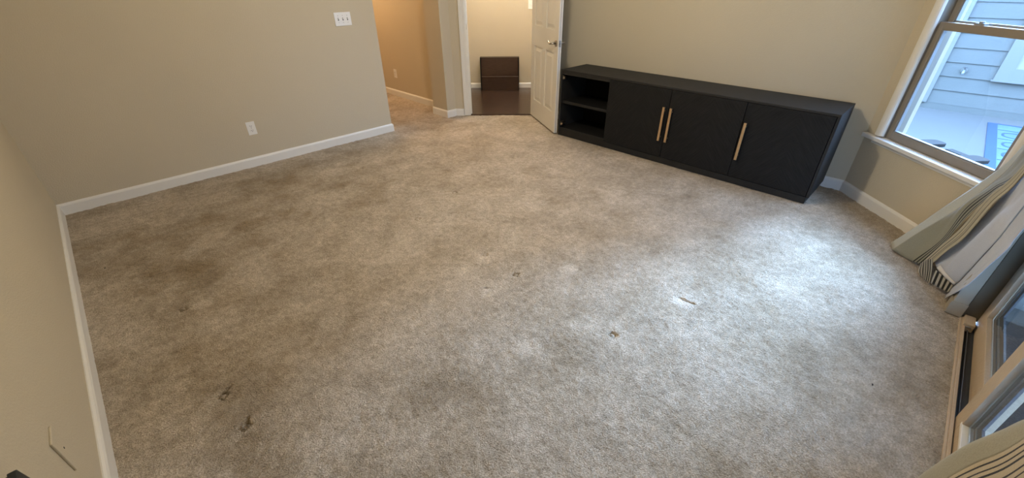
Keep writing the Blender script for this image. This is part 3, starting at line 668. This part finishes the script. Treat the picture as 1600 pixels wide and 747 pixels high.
while y_ > -3.55:
    MB().box(.42, 3.08, y_-.134, y_, GZ+.001, GZ+.02).build('deck_board', M['deck'], dk); y_ -= .14
hs = tag(empty('neighbour_house', (8.5, -1.5, GZ)), 'neighbouring house with pale lap siding beyond the window', 'house')
HX = 8.5
MB().box(HX+.03, HX+.3, -9, .125, GZ, 2.75).build('wall', M['siding'], hs)
MB().box(HX+.03, HX+.3, .125, 6, GZ, 2.75).build('side_wall', M['extrim'], hs)
MB().box(HX-.004, HX+.03, -9, .6, GZ, GZ+.082).build('skirt_board', M['siding'], hs)
z0 = GZ+.082; k = 0
while z0 < 2.6:
    spans = [(-9, .125)]
    if z0+.178 > .36 and z0 < 1.9: spans = [(-9, -1.60), (-.405, .125)]
    for a, b_ in spans:
        a2 = min(a, b_)
        zt = min(z0+.178, 3.19)
        MB().hexa([(HX-.006, a, z0), (HX+.03, a, z0), (HX+.03, b_, z0), (HX-.006, b_, z0), (HX+.008, a, zt), (HX+.03, a, zt), (HX+.03, b_, zt), (HX+.008, b_, zt)]).build('siding_board', M['siding'], hs)
    z0 += .178; k += 1
MB().box(HX-.03, HX+.03, .118, .235, GZ+.082, 2.7).build('corner_board', M['extrim'], hs)
nw = MB().box(HX-.03, HX+.03, -.545, -.405, .345, 1.95).box(HX-.03, HX+.03, -1.6, -1.46, .345, 1.95).box(HX-.03, HX+.03, -1.46, -.545, .345, .49).box(HX-.03, HX+.03, -1.46, -.545, 1.8, 1.95).box(HX-.045, HX+.03, -1.62, -.39, .325, .345).build('window_trim', M['extrim'], hs)
MB().box(HX-.012, HX+.03, -.60, -.545, .49, 1.8).box(HX-.012, HX+.03, -1.46, -.60, .49, .535).box(HX-.012, HX+.03, -1.46, -1.40, .535, 1.8).build('window_sash', mat('white_sash', (.30, .30, .30), .5), hs)
MB().box(HX+.005, HX+.03, -1.40, -.60, .535, 1.8).build('window_pane', mat('dark_pane', (.03, .05, .09), .1), hs)
MB().box(HX-.55, HX+.6, -9, 6, 2.7, 2.8).build('eave', M['extrim'], hs)
MB().hexa([(HX-.58, -9, 2.8), (HX+3, -9, 3.7), (HX+3, 6, 3.7), (HX-.58, 6, 2.8), (HX-.6, -9, 2.86), (HX+3, -9, 3.8), (HX+3, 6, 3.8), (HX-.6, 6, 2.86)]).build('roof', M['roof'], hs)
sg = tag(empty('hose_spigot', (HX-.006, -.097, .42)), 'small pale hose spigot on the neighbouring siding', 'spigot')
MB().tube([(HX-.007, -.097, .42), (HX-.016, -.097, .42)], .034, 16).build('flange', M['extrim'], sg)
MB().tube([(HX-.01, -.097, .42), (HX-.05, -.097, .42), (HX-.075, -.097, .40), (HX-.078, -.097, .37)], [.014, .014, .016, .013], 12).build('spout', M['gasket2'], sg, smooth=True)
MB().tube([(HX-.05, -.097, .43), (HX-.05, -.097, .455)], .006, 8).tube([(HX-.05, -.097, .455), (HX-.05, -.097, .463)], .022, 12).build('handle', M['gasket'], sg)

# rug
rg = tag(empty('outdoor_rug', (7.0, -1.8, GZ)), 'blue and white scrolled outdoor rug on the patio', 'rug')
RX0, RX1, RY0, RY1 = 5.4, 8.10, -2.6, -.56
MB().box(RX0, RX1, RY0, RY1, GZ, GZ+.006).build('field', M['rugpale'], rg)
b = MB()
b.box(RX0, RX1, RY1-.085, RY1+.003, GZ, GZ+.009).box(RX0, RX1, RY0, RY0+.085, GZ, GZ+.009).box(RX1-.03, RX1+.003, RY0+.085, RY1-.085, GZ, GZ+.009).box(RX0, RX0+.085, RY0+.085, RY1-.085, GZ, GZ+.009)
b.build('border', M['rugblue'], rg)
b = MB()
def loop_line(cx, cy, ax, ay, w_=.011, sgn=0):
    P = []
    for i in range(28):
        t = 2*math.pi*i/28; r_ = 1
        P.append((cx+ax*math.cos(t), cy+ay*math.sin(t)*(1+.15*math.cos(2*t)), GZ+.0065))
    P.append(P[0])
    for p, q_ in zip(P, P[1:]):
        d = (Vector(q_)-Vector(p)); L_ = d.length; n_ = Vector((-d.y, d.x, 0)).normalized()*w_
        v = [Vector(p)-n_, Vector(q_)-n_, Vector(q_)+n_, Vector(p)+n_]
        b.hexa([tuple(a) for a in v]+[(a.x, a.y, GZ+.0085) for a in v])
xx = RX0+.3; k = 0
while xx < RX1-.1:
    for j in range(4):
        yy = -.86-.48*j
        loop_line(xx, yy, .13, .20); loop_line(xx+.23, yy-.24, .11, .19)
    b.box(xx+.225, xx+.24, RY0+.1, RY1-.09, GZ+.006, GZ+.0085)
    for j in range(3): b.box(xx-.035, xx+.035, -1.13-.48*j, -1.07-.48*j, GZ+.006, GZ+.009)
    xx += .46
b.build('scroll_pattern', M['rugblue'], rg)

# low grey patio furniture just outside the window
stl = tag(empty('patio_stool', (*wp(4.05, 4.35), GZ)), 'low grey resin patio stool with raised side rails, just outside the window', 'stool')
def rail(s0, s1):
    P = [wp(s1, 4.12), wp(s0, 4.12)]
    for k in range(7):
        t = math.pi*k/6; sm = (s0+s1)/2; hw = (s1-s0)/2
        P.append(wp(sm-hw*abs(math.cos(t))**.6*(1 if t < math.pi/2 else -1), 4.49+.055*math.sin(t)))
    MB().prism(P, .425, .450).build('side_rail', M['greyplastic'], stl, bevel=.003)
for s0, s1 in ((4.19, 4.345), (3.72, 3.875)):
    rail(s0, s1)
    for c_ in (4.40, 4.16): MB().prism([wp(s0+.03, c_), wp(s1-.03, c_), wp(s1-.03, c_+.07), wp(s0+.03, c_+.07)], GZ, .425).build('leg', M['greyplastic'], stl)
for k in range(4):
    c_ = 4.14+k*.082
    MB().prism([wp(3.88, c_), wp(4.09-.01*k, c_), wp(4.09-.01*k, c_+.076), wp(3.88, c_+.076)], .40+k*.010, .418+k*.010).build('seat_slat', M['greyplastic'], stl, bevel=.002)
MB().prism([wp(3.70, 4.455), wp(4.30, 4.455), wp(4.30, 4.475), wp(3.70, 4.475)], .28, .40).build('apron', M['greyplastic'], stl)

# ------------------------------------------------------------------ lamps of the rooms
def lamp(name, loc, lab, watt, col, size, es=2.5, drop=.0):
    e = tag(empty(name, loc), lab, 'lamp')
    z = loc[2]
    MB().tube([(loc[0], loc[1], z), (loc[0], loc[1], z-.03-drop)], .08, 24).build('base', M['nickel'], e)
    prof = [(.02, -.03), (.12, -.05), (.14, -.08), (.12, -.115), (.07, -.14), (.01, -.145)]
    MB().tube([(loc[0], loc[1], z+p[1]-drop) for p in prof], [p[0] for p in prof], 24).build('shade', emit(name+'_glow', col, es), e, smooth=True)
    d = bpy.data.lights.new(name+'_bulb', 'POINT'); d.energy = watt; d.color = col; d.shadow_soft_size = size/2
    o = bpy.data.objects.new('bulb_light', d); COL.objects.link(o); o.parent = e; o.location = (0, 0, -.16-size/2-drop)
    return e
lamp('ceiling_lamp', (1.86, 1.85, 2.75), 'ceiling lamp in the middle of the carpeted room', 97, (1.0, .87, .67), .22, drop=.16)
lamp('ceiling_lamp', (2.9, 6.3, 2.75), 'warm ceiling lamp in the hallway', 84, (1.0, .66, .39), .2, drop=.05)
lamp('ceiling_lamp', (*dg(8.7, .0), 2.75), 'ceiling lamp in the room beyond the doorway', 82, (1.0, .84, .67), .2, drop=.05)
